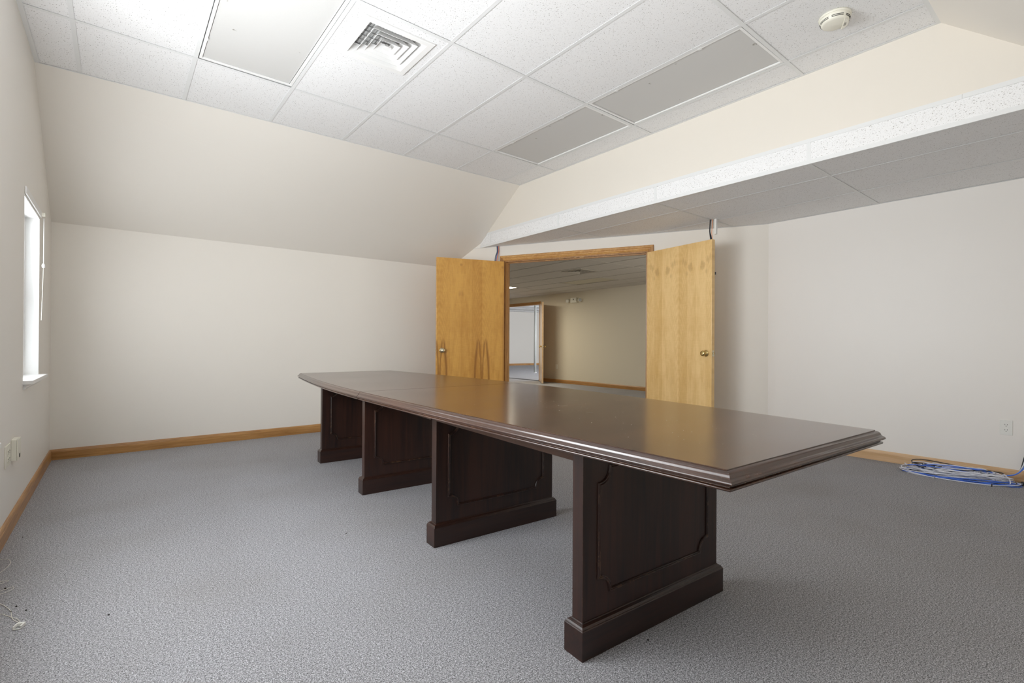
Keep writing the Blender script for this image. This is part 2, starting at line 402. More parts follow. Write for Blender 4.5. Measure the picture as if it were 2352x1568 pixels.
for j in (1, 2, 3):
    x0, x1 = XT[0], XT[-1]
    mb = MB().prism([(x0, yj(j,x0)-TW), (x1, yj(j,x1)-TW), (x1, yj(j,x1)+TW), (x0, yj(j,x0)+TW)], HC-.0004, HC+.0011)
    mb.prism([(x0, yj(j,x0)-.001), (x1, yj(j,x1)-.001), (x1, yj(j,x1)+.001), (x0, yj(j,x0)+.001)], HC+.0011, HC+.04)
    obj('main_tee', mb, M_tee, ceil)
AW = .022
mb = MB().prism([(XL, yj(0,XL)-AW*.55), (XW, yj(0,XW)-AW*.55), (XW, yj(0,XW)+.006), (XL, yj(0,XL)+.006)], HC-.0006, HC+.0015); obj('wall_angle', mb, M_tee, ceil)
obj('wall_angle', MB().box(XL, XL+.024, YS2, yj(0,XL), HC-.0008, HC+.0012), M_tee, ceil)
obj('wall_angle', MB().box(XW-.018, XW, YS2, yj(0,XW), HC-.0008, HC+.0012), M_tee, ceil)
obj('wall_angle', MB().box(XL, XW, YS2-.005, YS2+.024, HC-.0014, HC+.0008), M_tee, ceil)

# ---- dropped soffit along the right side
sof = struct('ceiling_soffit', MB().box(XW+.02, XR+.01, YF, 2.2, ZS2+.07, ZS2+.11).prism(
    [(XW+.02, 2.2), (dwp(3.04,-.0).x-.04, 2.2), (dwp(.0,-.02).x-.02, dwp(0,0).y), (XW+.02, dwp(0,0).y+.1)], ZS2+.07, ZS2+.11), M_frame)
hp = (DN.x, DN.y, DN.dot(DW0)-.002)
YT = [6.2, 5.06, 3.83, 2.60, 1.365, .14, -.60]; XS = [XW+.003, 4.09, 4.68, XR-.002]
for a in range(6):
    for b in range(3):
        p = [(XS[b]+.0015, YT[a+1]+.0015), (XS[b+1]-.0015, YT[a+1]+.0015), (XS[b+1]-.0015, YT[a]-.0015), (XS[b]+.0015, YT[a]-.0015)]
        p = clip(p, *hp); p = clip(p, 0, 1, 5.39); p = clip(p, 0, -1, -YF)
        if area2(p) > .003: obj('ceiling_tile', MB().prism(p, ZS2+.0035, ZS2+.018), M_tile, sof)
def strip(p, z0, z1, name, par, mat=None):
    p = clip(p, *hp); p = clip(p, 0, 1, 5.39)
    if area2(p) > 1e-5: obj(name, MB().prism(p, z0, z1), mat or M_tee, par)
for y in YT[1:6]: strip([(XW, y-TW), (XR, y-TW), (XR, y+TW), (XW, y+TW)], ZS2-.0002, ZS2+.0012, 'cross_tee', sof)
for x in XS[1:3]: strip([(x-TW, YF), (x+TW, YF), (x+TW, 5.4), (x-TW, 5.4)], ZS2, ZS2+.0013, 'main_tee', sof)
obj('wall_angle', MB().box(XR-.018, XR, YF, 2.304, ZS2-.0006, ZS2+.0012), M_tee, sof)
strip([tuple(dwp(-.5,-.016).xy), tuple(dwp(3.05,-.016).xy), tuple(dwp(3.05,-.003).xy), tuple(dwp(-.5,-.003).xy)], ZS2-.0006, ZS2+.0012, 'wall_angle', sof)
# vertical face
YE = 5.37
def face(name, y0, y1, z0, z1, off, th, mat, slant=True):
    yy = lambda z: 4.478+(HC-z)*1.4257 - .004
    y1b, y1t = (yy(z0), yy(z1)) if y1 is None else (y1, y1)
    v = [(XW-off, y0, z0), (XW-off+th, y0, z0), (XW-off+th, y1b, z0), (XW-off, y1b, z0), (XW-off, y0, z1), (XW-off+th, y0, z1), (XW-off+th, y1t, z1), (XW-off, y1t, z1)]
    return obj(name, MB().hexa(v), mat, sof)
ends = [YF+.01, .14, 1.365, 2.60, 3.83, 5.06, None]
for a in range(6): face('ceiling_tile', ends[a]+.002, None if ends[a+1] is None else ends[a+1]-.002, ZS2+.006, ZS1-.006, -.001, .014, M_tile)
face('corner_trim', YF+.01, None, ZS2-.001, ZS2+.026, .003, .006, M_tee); obj('corner_trim', MB().box(XW+.0031, XW+.022, YF+.01, 5.37, ZS2-.0012, ZS2+.0009), M_tee, sof)
face('top_trim', YF+.01, .575, ZS1-.024, ZS1+.002, .0035, .006, M_tee); face('top_trim', .577, None, ZS1-.024, ZS1+.002, .003, .006, M_tee)
for y in ends[1:-1]: obj('cross_tee', MB().box(XW-.0015, XW+.001, y-TW, y+TW, ZS2+.02, ZS1-.02), M_tee, sof)

# ---- baseboards
BP = [(0,0),(.014,0),(.014,.066),(.012,.071),(.012,.075),(.008,.084),(.005,.088),(0,.089)]
def base(name, p0, p1, out, mat, ln=2.4):
    p0, p1, out = Vector(p0), Vector(p1), Vector(out).normalized(); L = (p1-p0).length; d = (p1-p0)/L
    root = None; s = 0; k = 0
    while s < L-.01:
        e = min(L, s+ln)
        if L-e < .4: e = L
        a, b = p0+d*(s+(.0006 if k else 0)), p0+d*e
        mb = MB().sweep([(a, out), (b, out)], BP)
        if root is None: root = struct(name, mb, mat)
        else: obj('baseboard_length', mb, mat, root)
        s = e; k += 1
base('baseboard_back', (XL, YK, 0), (3.475, YK, 0), (0,-1,0), M_oakx, 2.31)
base('baseboard_left', (XL, YF, 0), (XL, YK-.014, 0), (1,0,0), M_oaky, 2.45)
base('baseboard_right', (XR, YF, 0), (XR, 2.29, 0), (-1,0,0), M_oaklit, 1.38)
base('baseboard_door', dwp(SO1+.1), dwp(3.03), -DN, M_oaklit)
base('baseboard_door_left', dwp(-.74), dwp(SO0-.1), -DN, M_oaky)
base('baseboard_front', (XL+.015, YF, 0), (XR-.015, YF, 0), (0,1,0), M_oakx)

# ---- windows
def window(name, W, mull):
    y0, y1, z0, z1 = W; xo = XL-.13
    r = tag(empty(name, (XL, (y0+y1)/2, z0)), kind='structure'); r.location = (0,0,0)
    m = MB(); t = .045; xa, xb = XL-.125, XL-.075
    m.box(xa, xb, y0, y0+t, z0, z1); m.box(xa, xb, y1-t, y1, z0, z1); m.box(xa, xb, y0+t, y1-t, z0, z0+t); m.box(xa, xb, y0+t, y1-t, z1-t, z1)
    m.box(xa, xb, y0+t, y1-t, (z0+z1)/2-.02, (z0+z1)/2+.02)
    for k in range(1, mull): yy = y0+(y1-y0)*k/mull; m.box(xa, xb, yy-.03, yy+.03, z0+t, z1-t)
    obj('window_frame', m, M_frame, r, .002)
    obj('window_pane', MB().box(XL-.102, XL-.098, y0+t-.005, y1-t+.005, z0+t-.005, z1-t+.005), M_glass, r)
    st = MB().box(XL-.075, XL+.045, y0-.012, y1+.045, z0-.004, z0+.020); obj('window_sill', st, M_frame, r, .003)
    obj('window_apron', MB().sweep([((XL, y0+.01, z0-.035), (1,0,0)), ((XL, y1, z0-.035), (1,0,0))], [(0,0),(.006,0),(.014,.012),(.012,.02),(.018,.031),(0,.031)]), M_frame, r)
    jm = MB().box(XL-.075, XL-.001, y0, y0+.008, z0+.02, z1).box(XL-.075, XL-.001, y1-.008, y1, z0+.02, z1).box(XL-.075, XL-.001, y0, y1, z1-.008, z1)
    obj('window_reveal', jm, M_frame, r)
    return r
window('window_1', W1, 1); window('window_2', W2, 2)

# ---- door frame and casing
CAS = [(0,0),(0,.012),(.010,.017),(.022,.012),(.034,.012),(.040,.019),(.060,.019),(.066,.014),(.066,0)]  # (across, proud)
def casing(name, s0, s1, zt, side, P, dirv, nrm, mats):
    """s0,s1 opening edges; P(s,off,z) gives the point; side -1 room side"""
    root = None
    def ring(s, z, ds, dz): return [P(s+ds*a, side*b-(0 if side < 0 else 0), z+dz*a) for a, b in CAS]
    legs = [(s0, -1), (s1, 1)]; out = []
    for s, d in legs: out.append((MB().loft([ring(s, 0, d, 0), ring(s, zt, d, 1)]), mats[1]))
    out.append((MB().loft([ring(s0, zt, -1, 1), ring(s1, zt, 1, 1)]), mats[0]))
    root = tag(obj(name, out[2][0], out[2][1]), kind='structure')
    for q in out[:2]: obj('casing_leg', q[0], q[1], root)
    return root
M_oakd = oak('oak_casing_head', (.66,.38,.13), (.46,.22,.06), 1)
tr1 = casing('trim_1', SO0+.004, SO1-.004, ZD-.004, -1, lambda s, o, z: dwp(s, o, z), DD, DN, (M_oakd, M_oakz))
jb = MB(); dwbox(SO0, SO0+.018, -.002, .122, 0, ZD, jb); dwbox(SO1-.018, SO1, -.002, .122, 0, ZD, jb); dwbox(SO0+.018, SO1-.018, -.002, .122, ZD-.018, ZD, jb)
dwbox(SO0+.018, SO0+.03, .05, .09, 0, ZD-.018, jb); dwbox(SO1-.03, SO1-.018, .05, .09, 0, ZD-.018, jb); dwbox(SO0+.03, SO1-.03, .05, .09, ZD-.03, ZD-.018, jb)
obj('door_jamb', jb, M_oakz, tr1)
for k, s in enumerate((.80, .90, .98, 1.06)):
    pl = MB(); dwbox(s-.028 if k in (0,3) else s-.012, s+.028 if k in (0,3) else s+.012, .006, .03, ZD-.0195, ZD-.017, pl); obj('catch_plate', pl, M_brass, tr1)

def knob_mesh(n=20): return [(.0,0),(.030,0),(.032,.003),(.030,.007),(.017,.010),(.012,.016),(.012,.024),(.020,.031),(.027,.040),(.0285,.049),(.026,.058),(.018,.064),(.0,.066)]
def knob(par, x, z, yface, sgn, mat, th):
    r = Matrix.Translation((x, yface, z)) @ Matrix.Rotation(math.radians(90*(1 if sgn < 0 else -1)), 4, 'X')
    obj('door_knob', MB().lathe(knob_mesh(), 24).xf(r), mat, par)
def leaf(name, hinge, free, th, mat, side, kx, kz, kmat, zt=2.045):
    h = Vector((*hinge, 0)); f = Vector((*free, 0)); d = f-h; Wd = d.length; ang = math.atan2(d.y, d.x)
    mb = MB().box(0, Wd, 0 if side > 0 else -th, th if side > 0 else 0, .012, zt)
    o = struct(name, mb, mat, loc=h, rot=(0,0,ang), bevel=.0015)
    knob(o, kx*Wd, kz, 0, -side, kmat, th); knob(o, kx*Wd, kz, side*th, side, kmat, th)
    obj('latch_plate', MB().box(Wd-.0005, Wd+.0012, side*th*.5-.012, side*th*.5+.012, kz-.03, kz+.03), M_nickel, o)
    r = Matrix.Translation((Wd+.001, side*th*.5, kz)) @ Matrix.Rotation(math.radians(90), 4, 'Y')
    obj('latch_bolt', MB().lathe([(0,0),(.008,0),(.008,.006),(0,.011)], 12).xf(r), M_nickel, o)
    return o
# left leaf: the measured face looks at the camera; thickness lies behind it
dl = leaf('door_1', (3.818, 4.930), (2.990, 5.187), .040, M_vleft, -1, .918, .921, M_nickel, 2.045)
dr = leaf('door_2', (4.641, 3.367), (4.533, 2.533), .044, M_vright, 1, .925, .921, M_brass, 2.040)
# small black closer bracket on the hidden face of the right leaf
obj('closer_bracket', MB().box(.805, .832, .044, .075, 1.70, 1.725).add([(.81,.044,1.69),(.83,.044,1.69),(.83,.044,1.735),(.81,.044,1.735),(.82,.09,1.712)], [(0,1,2,3),(0,4,1),(1,4,2),(2,4,3),(3,4,0)]), M_black, dr)

# ------------------------------------------------------------------ hall and far room (seen through the doorway)
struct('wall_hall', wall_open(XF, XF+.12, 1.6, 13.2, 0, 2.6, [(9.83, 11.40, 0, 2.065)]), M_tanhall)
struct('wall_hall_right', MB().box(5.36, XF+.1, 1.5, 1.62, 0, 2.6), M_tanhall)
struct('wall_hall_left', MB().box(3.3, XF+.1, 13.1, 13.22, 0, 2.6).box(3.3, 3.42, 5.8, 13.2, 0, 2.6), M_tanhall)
hq = (-DN.x, -DN.y, -(DN.dot(DW0)+.122))
hc = struct('ceiling_hall', MB().prism(clip([(3.3,5.85),(3.3,1.6),(XF+.02,1.6),(XF+.02,13.2),(3.3,13.2)], *hq), ZH+.08, ZH+.12), M_frame)
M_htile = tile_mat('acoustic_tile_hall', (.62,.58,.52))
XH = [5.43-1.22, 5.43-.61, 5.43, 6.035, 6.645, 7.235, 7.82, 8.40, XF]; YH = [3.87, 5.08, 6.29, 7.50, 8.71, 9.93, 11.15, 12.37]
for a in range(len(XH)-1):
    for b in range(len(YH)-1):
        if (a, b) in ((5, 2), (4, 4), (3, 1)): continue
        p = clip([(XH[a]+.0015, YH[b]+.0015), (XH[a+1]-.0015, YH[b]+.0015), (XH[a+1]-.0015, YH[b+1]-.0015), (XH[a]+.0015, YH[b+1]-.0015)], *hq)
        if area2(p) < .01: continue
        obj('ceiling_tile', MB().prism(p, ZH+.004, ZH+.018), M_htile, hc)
def hstrip(p, n):
    p = clip(p, *hq)
    if area2(p) > 1e-5: obj(n, MB().prism(p, ZH-.001, ZH+.002), M_htee, hc)
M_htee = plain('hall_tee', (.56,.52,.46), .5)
for x in XH[1:-1]: hstrip([(x-TW, 3.9), (x+TW, 3.9), (x+TW, 12.4), (x-TW, 12.4)], 'main_tee')
for y in YH: hstrip([(4.2, y-TW), (XF, y-TW), (XF, y+TW), (4.2, y+TW)], 'cross_tee')
base('baseboard_hall', (XF, 1.7, 0), (XF, 9.74, 0), (-1,0,0), M_oaky, 1.9)
HP = lambda s, o, z: Vector((XF+o, s, z))
tr2 = casing('trim_2', 9.835, 11.395, 2.061, -1, HP, None, None, (M_oaky, M_oakz))
obj('door_jamb', MB().box(XF-.001, XF+.121, 9.83, 9.845, 0, 2.065).box(XF-.001, XF+.121, 11.385, 11.40, 0, 2.065).box(XF-.001, XF+.121, 9.845, 11.385, 2.05, 2.065), M_oakz, tr2)
d3 = leaf('door_3', (XF-.025, 9.80), (8.265, 9.115), .040, M_vhall, 1, .92, .93, M_brass)
# far room
struct('wall_far', MB().add([(8.9,17.75,0),(17.5,16.80,0),(17.5,16.92,0),(8.9,17.87,0),(8.9,17.75,2.7),(17.5,16.80,2.7),(17.5,16.92,2.7),(8.9,17.87,2.7)], [(0,3,2,1),(4,5,6,7),(0,1,5,4),(1,2,6,5),(2,3,7,6),(3,0,4,7)]), paint('far_paint', (.66,.63,.58), .6))
struct('wall_far_right', MB().box(8.9, 17.5, 7.9, 8.0, 0, 2.7).box(17.4, 17.5, 7.9, 17, 0, 2.7), M_wall)
struct('wall_far_left', MB().box(XF, XF+.12, 13.1, 17.9, 0, 2.7).box(8.85, 9.0, 8.0, 8.1, 0, 2.7), M_wall)
fc = struct('ceiling_far', MB().box(XF+.1, 17.5, 7.9, 18, 2.42, 2.5), M_tile)
m = MB()
for k in range(9): m.box(9.3+k*.61*1.5, 9.325+k*.61*1.5, 8, 17.6, 2.412, 2.421)
for k in range(8): m.box(XF+.13, 17.4, 9.2+k*1.22, 9.225+k*1.22, 2.412, 2.421)
tag(obj('tee_grid', m, M_tee, fc), kind='stuff')
base('baseboard_far', (9.1, 17.728, 0), (17.3, 16.822, 0), (-.11,-.99,0), M_oakx, 3)

# ------------------------------------------------------------------ things on the ceilings
def troffer(name, x0, x1, y0, y1, zc, lens, label, cat='light', mframe=None):
    r = tag(empty(name, ((x0+x1)/2, (y0+y1)/2, zc)), label, cat); o = r.location.copy()
    X0, X1, Y0, Y1 = x0-o.x+.013, x1-o.x-.013, y0-o.y+.013, y1-o.y-.013; t = .017; mf = mframe or M_frame
    m = MB(); z0, z1 = .002, .012
    m.box(X0, X0+t, Y0, Y1, z0, z1); m.box(X1-t, X1, Y0, Y1, z0, z1); m.box(X0+t, X1-t, Y0, Y0+t, z0, z1); m.box(X0+t, X1-t, Y1-t, Y1, z0, z1)
    obj('light_frame', m, mf, r, .001)
    h = MB(); h.box(X0, X0+.002, Y0, Y1, z1, .075); h.box(X1-.002, X1, Y0, Y1, z1, .075); h.box(X0, X1, Y0, Y0+.002, z1, .075); h.box(X0, X1, Y1-.002, Y1, z1, .075); h.box(X0, X1, Y0, Y1, .073, .075)
    obj('light_housing', h, mf, r)
    g = .0035
    obj('light_lens', MB().box(X0+t+g, X1-t-g, Y0+t+g, Y1-t-g, .010, .014), lens, r)
    for yy in (Y0+.27, Y1-.27):
        obj('latch', MB().box(X0+.001, X0+t+.003, yy-.012, yy+.012, -.0005, .003), mf, r)
    return r
troffer('ceiling_light', .393, .993, 2.62, 3.826, HC, M_lens, 'unlit ceiling light panel nearest the window wall, cut by the top of the photo')
troffer('ceiling_light', 2.835, 3.437, 2.635, 3.858, HC, M_lens, 'smaller-looking unlit ceiling light panel nearest the far corner, with a brown fleck')
troffer('ceiling_light', 2.835, 3.437, 1.402, 2.632, HC, M_lens, 'unlit ceiling light panel between the smoke detector and the next panel')
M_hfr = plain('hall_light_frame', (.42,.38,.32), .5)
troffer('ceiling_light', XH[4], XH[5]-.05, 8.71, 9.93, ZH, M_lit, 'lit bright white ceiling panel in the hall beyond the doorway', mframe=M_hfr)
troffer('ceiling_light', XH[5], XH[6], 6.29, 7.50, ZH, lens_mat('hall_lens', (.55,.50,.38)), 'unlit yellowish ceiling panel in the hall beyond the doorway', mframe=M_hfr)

def vent(cx, cy, zc, hw, label, mat, tone, lanes=4, rot=0):
    r = tag(empty('ceiling_vent', (cx, cy, zc), rot), label, 'vent')
    def sq(a, z): return [(-a,-a,z),(a,-a,z),(a,a,z),(-a,a,z)]
    fl = MB().loft([sq(hw,.004), sq(hw,-.004), sq(hw-.004,-.006), sq(hw-.040,-.006), sq(hw-.042,-.004), sq(hw-.074,.050), sq(hw-.071,.052), sq(hw-.039,.0)], cap=False)
    obj('vent_frame', fl, mat, r, recalc=True)
    step = (hw-.042)/(lanes+.55)
    for k in range(1, lanes):
        a = hw-.042-step*k
        ring = MB().loft([sq(a,-.004), sq(a-.030,.038), sq(a-.0275,.0385), sq(a+.0022,-.0035), sq(a,-.004)], cap=False)
        obj('vent_louver', ring, mat, r)
    a = hw-.042-step*lanes
    obj('vent_centre', MB().loft([sq(a,-.004), sq(.004,a*.9)], cap=True), mat, r)
    dk = MB().box(-hw+.03, hw-.03, -hw+.03, hw-.03, .10, .104)
    for sx in (-1, 1):
        dk.box(min(sx*(hw-.05), sx*(hw-.054)), max(sx*(hw-.05), sx*(hw-.054)), -hw+.05, hw-.05, .05, .10); dk.box(-hw+.05, hw-.05, min(sx*(hw-.05), sx*(hw-.054)), max(sx*(hw-.05), sx*(hw-.054)), .05, .10)
    obj('duct_box', dk, M_galv, r)
    gr = MB(); n = 16; q = hw-.07
    for k in range(n+1):
        t = -q+2*q*k/n; gr.box(t-.001, t+.001, -q, q, .054, .066)
    for k in range(7):
        t = -q+2*q*k/6; gr.box(-q, q, t-.001, t+.001, .054, .066)
    obj('damper_grid', gr, M_steel, r)
    return r
vent(1.315, 2.925, HC-.001, .225, 'white square louvered air diffuser in the ceiling beside the large light panel', M_frame, 0)
obj_t = MB()
p = [(XH[3]+.0015, YH[1]+.0015), (XH[4]-.0015, YH[2]-.0015)]
obj_t.box(p[0][0], 6.14, p[0][1], p[1][1], ZH+.004, ZH+.018).box(6.58, p[1][0], p[0][1], p[1][1], ZH+.004, ZH+.018).box(6.14, 6.58, p[0][1], 5.80, ZH+.004, ZH+.018).box(6.14, 6.58, 6.24, p[1][1], ZH+.004, ZH+.018)
obj('ceiling_tile', obj_t, M_htile, hc)
vent(6.36, 6.02, ZH-.001, .235, 'square louvered air diffuser in the dim hall ceiling beyond the doorway', M_hfr, 0)

sd = tag(empty('smoke_detector', (3.168, 1.035, HC)), 'round cream smoke detector on a ceiling tile near the right slope', 'smoke detector')
obj('detector_base', MB().lathe([(0,.002),(.079,.002),(.080,-.003),(.079,-.010),(.074,-.011),(0,-.011)], 40), M_cream, sd)
obj('detector_body', MB().lathe([(.0,-.010),(.0745,-.010),(.0745,-.013),(.072,-.024),(.069,-.034),(.064,-.042),(.056,-.0465),(0,-.0475)], 48), M_cream, sd)
for zz, rr in ((-.026,.0722), (-.0325,.0704)):
    for k in range(6):
        a0 = k*math.pi/3+.1; mb = MB(); pts = [(rr*math.cos(a), rr*math.sin(a), zz) for a in [a0+.82*j/8 for j in range(9)]]
        mb.tube(pts, .0016, 5); obj('vent_slot', mb, M_slot, sd)
ang = math.radians(-62)
seg = [(.066*math.cos(ang+t), .066*math.sin(ang+t)) for t in [(-.95+1.9*k/14) for k in range(15)]]
obj('test_segment', MB().prism(seg, -.0530, -.044), M_cream, sd, .002)
for k in range(5):
    a = ang; c, s_ = math.cos(a), math.sin(a); x = .048; t = (k-2)*.006
    obj('sounder_slit', MB().tube([(x*c-t*s_-.006*c, x*s_+t*c-.006*s_, -.0531), (x*c-t*s_+.005*c, x*s_+t*c+.005*s_, -.0531)], .0009, 5), M_slot, sd)

# ------------------------------------------------------------------ conference table
TA = math.atan2(-.05457, .99851)
table = tag(empty('conference_table', (1.551, 1.055, 0), TA), 'long dark mahogany boat-shaped conference table in the middle of the room', 'table')
def curve(pts, y):
    for (a, b), (c, d) in zip(pts, pts[1:]):
        if y <= c: t = (y-a)/(c-a); return b+(d-b)*t
    return pts[-1][1]
def smooth(pts, n=40):
    ys = [pts[0][0]+(pts[-1][0]-pts[0][0])*k/n for k in range(n+1)]; v = [curve(pts, y) for y in ys]
    for _ in range(60): v = [v[0]]+[(v[i-1]+2*v[i]+v[i+1])/4 for i in range(1, n)]+[v[-1]]
    return list(zip(ys, v))
TL = smooth([(-.516,-.445),(0,-.487),(.5,-.510),(1.1,-.533),(1.67,-.562),(2.1,-.569),(2.6,-.548),(3.1,-.508),(3.62,-.450)])
TR = smooth([(-.508,.453),(-.11,.512),(.143,.542),(.55,.580),(1.0,.604),(1.42,.618),(1.67,.620),(1.88,.612),(2.3,.578),(2.8,.520),(3.06,.482),(3.64,.405)])
PROF = [(0,0),(.0,-.0022),(.0035,-.0034),(.0075,-.0055),(.0110,-.0085),(.0125,-.0120),(.0135,-.0155),(.0160,-.0185),(.0195,-.0205),(.0225,-.0235),(.0235,-.0265),(.0225,-.0295),(.0195,-.0310),(.0120,-.0315),(.0118,-.0370),(.0150,-.0375),(.0172,-.0390),(.0180,-.0415),(.0172,-.0440),(.0150,-.0455),(-.03,-.0458)]
SEAM = 1.668; ZT = .73
def top_half(far):
    lo, hi = (SEAM+.0030, 9) if far else (-9, SEAM-.0030)
    Lp = [(x, y) for y, x in TL if lo < y < hi]; Rp = [(x, y) for y, x in TR if lo < y < hi]
    cl = lambda T, y: curve([(a, b) for a, b in T], y)
    if far: Lp = [(cl(TL, lo), lo)]+Lp; Rp = [(cl(TR, lo), lo)]+Rp
    else: Lp = Lp+[(cl(TL, hi), hi)]; Rp = Rp+[(cl(TR, hi), hi)]
    poly = Rp+Lp[::-1] if True else None       # counter-clockwise from near right -> far right -> far left -> near left
    n = len(poly); nR = len(Rp)
    seamidx = {nR-1, nR} if not far else {0, n-1}
    offs = []
    for i in range(n):
        a, b, c = Vector(poly[i-1]), Vector(poly[i]), Vector(poly[(i+1)%n])
        n1 = (b-a).normalized(); n1 = Vector((n1.y, -n1.x)); n2 = (c-b).normalized(); n2 = Vector((n2.y, -n2.x))
        if i in seamidx:
            nn = n1 if (not far and i == nR-1) or (far and i == n-1) else n2
            nn = Vector((1/nn.x if abs(nn.x) > .2 else 1, 0)); offs.append(nn)
        else:
            m = (n1+n2)/(1+n1.dot(n2)); offs.append(m)
    rings = [[(poly[i][0]+offs[i].x*o, poly[i][1]+offs[i].y*o, ZT+z) for i in range(n)] for o, z in PROF]
    return rings, n, poly
for far in (False, True):
    rings, n, poly = top_half(far)
    t = MB(); t.add(rings[1], [tuple(range(n))]); t.add([(x, y, z) for x, y, z in rings[-1]], [tuple(range(n-1,-1,-1))])
    t2 = MB(); t2.loft(rings[1:], cap=False); t2.sm = [True]*len(t2.f)
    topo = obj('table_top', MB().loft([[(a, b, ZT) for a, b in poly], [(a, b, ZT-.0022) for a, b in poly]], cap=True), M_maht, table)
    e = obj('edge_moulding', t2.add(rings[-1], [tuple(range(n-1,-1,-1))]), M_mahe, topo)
    for f_ in e.data.polygons: f_.use_smooth = len(f_.vertices) == 4
    mm = e.modifiers.new('edge_split', 'EDGE_SPLIT'); mm.split_angle = math.radians(50)
# dust and lint on the top
M_dust = plain('pale_dust', (.66,.63,.58), .8)
mb = MB(); random.seed(5)
for k in range(170):
    if k < 60: x, y = random.gauss(.0, .10), random.gauss(.62, .16)
    elif k < 110: x, y = random.uniform(-.25, .42), random.uniform(-.45, .35)
    else: x, y = random.uniform(-.42, .5), random.uniform(-.4, 3.4)
    if abs(x) > .40 and (y < .1 or y > 2.6): continue
    q = random.uniform(.0004, .0011); a0 = random.uniform(0, 3)
    mb.prism([(x+q*math.cos(a0+t)*(1.6 if t in (0, math.pi) else 1), y+q*math.sin(a0+t)) for t in (0, math.pi/3, 2*math.pi/3, math.pi, 4*math.pi/3, 5*math.pi/3)], ZT, ZT+.0005)
for k in range(4):
    x, y, a0 = random.uniform(-.15,.2), random.uniform(.3,.85), random.uniform(0,6)
    mb.tube([(x+.03*t*math.cos(a0+t*1.1), y+.03*t*math.sin(a0+t*1.1), ZT+.0003) for t in (0,.3,.6,.9,1.2)], .00012, 4)
tag(obj('dust_specks', mb, M_dust, table), kind='stuff')
# side rails under the top
for sx in (-1, 1):
    for y0, y1 in ((.052,1.072),(1.122,2.10),(2.15,3.15)):
        x0 = sx*.376; obj('side_rail', MB().box(min(x0, x0-sx*.03), max(x0, x0-sx*.03), y0, y1, .625, .686), M_mahe, table, .001)
obj('cleat', MB().box(-.345, -.30, -.03, .0185, .655, .684), M_mahx, table, .001)
# pedestal panels
LB = [(.3960,0),(.3960,.094),(.3945,.097),(.3925,.0985),(.3925,.100),(.3895,.105),(.3840,.1085),(.3815,.1090),(.3805,.1115),(.3790,.113),(.3760,.113)]
def legpanel(y0, cx):
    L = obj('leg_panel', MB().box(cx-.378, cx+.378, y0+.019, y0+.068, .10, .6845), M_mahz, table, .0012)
    yc = y0+.0435
    rings = []
    for a, z in LB:
        d = a-.378; hy = .0245+max(0, d) if a > .378 else .0245-.002
        rings.append([(cx-a, yc-hy-.0005, z), (cx+a, yc-hy-.0005, z), (cx+a, yc+hy+.0005, z), (cx-a, yc+hy+.0005, z)])
    rings[0] = [(cx-.396, yc-.0435, 0), (cx+.396, yc-.0435, 0), (cx+.396, yc+.0435, 0), (cx-.396, yc+.0435, 0)]
    rings[1] = [(x, y, .094) for x, y, z in rings[0]]
    hyk = lambda a: .0245+(a-.378)*(.019/.018)
    for i in range(2, len(LB)):
        a, z = LB[i]; hy = hyk(a); rings[i] = [(cx-a, yc-hy, z), (cx+a, yc-hy, z), (cx+a, yc+hy, z), (cx-a, yc+hy, z)]
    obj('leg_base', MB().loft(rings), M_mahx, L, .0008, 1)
    # applied moulding with scooped corners, both faces
    hw, z0, z1, rs = .307, .187, .602, .054
    path = []
    def arc(cx_, cz_, a0, a1, n=7): return [(cx_+rs*math.cos(a0+(a1-a0)*k/n), cz_+rs*math.sin(a0+(a1-a0)*k/n)) for k in range(n+1)]
    P_ = math.pi
    corners = [arc(-hw, z0, P_/2, 0), arc(hw, z0, P_, P_/2), arc(hw, z1, -P_/2, -P_), arc(-hw, z1, 0, -P_/2)]
    for c in corners: path += c
    n = len(path)
    for fy, sg in ((y0+.019, -1), (y0+.068, 1)):
        rings = []
        for i in range(n):
            a, b, c = Vector(path[i-1]), Vector(path[i]), Vector(path[(i+1)%n])
            n1 = (b-a).normalized(); n2 = (c-b).normalized(); n1 = Vector((n1.y,-n1.x)); n2 = Vector((n2.y,-n2.x)); mm = (n1+n2)/(1+max(n1.dot(n2), -.3))
            rings.append([(cx+b.x+mm.x*o, fy+sg*h, b.y+mm.y*o) for o, h in ((-.0065,-.001),(-.0065,.003),(-.004,.0065),(-.0005,.0045),(.0015,.0065),(.0045,.006),(.0065,.002),(.0065,-.001))])
        rings.append(rings[0])
        obj('panel_moulding', MB().loft(rings, cap=False), M_mahz, L)
    return L
for y0, cx in ((0,0),(1.056,.010),(2.084,.001),(3.128,-.002)): legpanel(y0, cx)

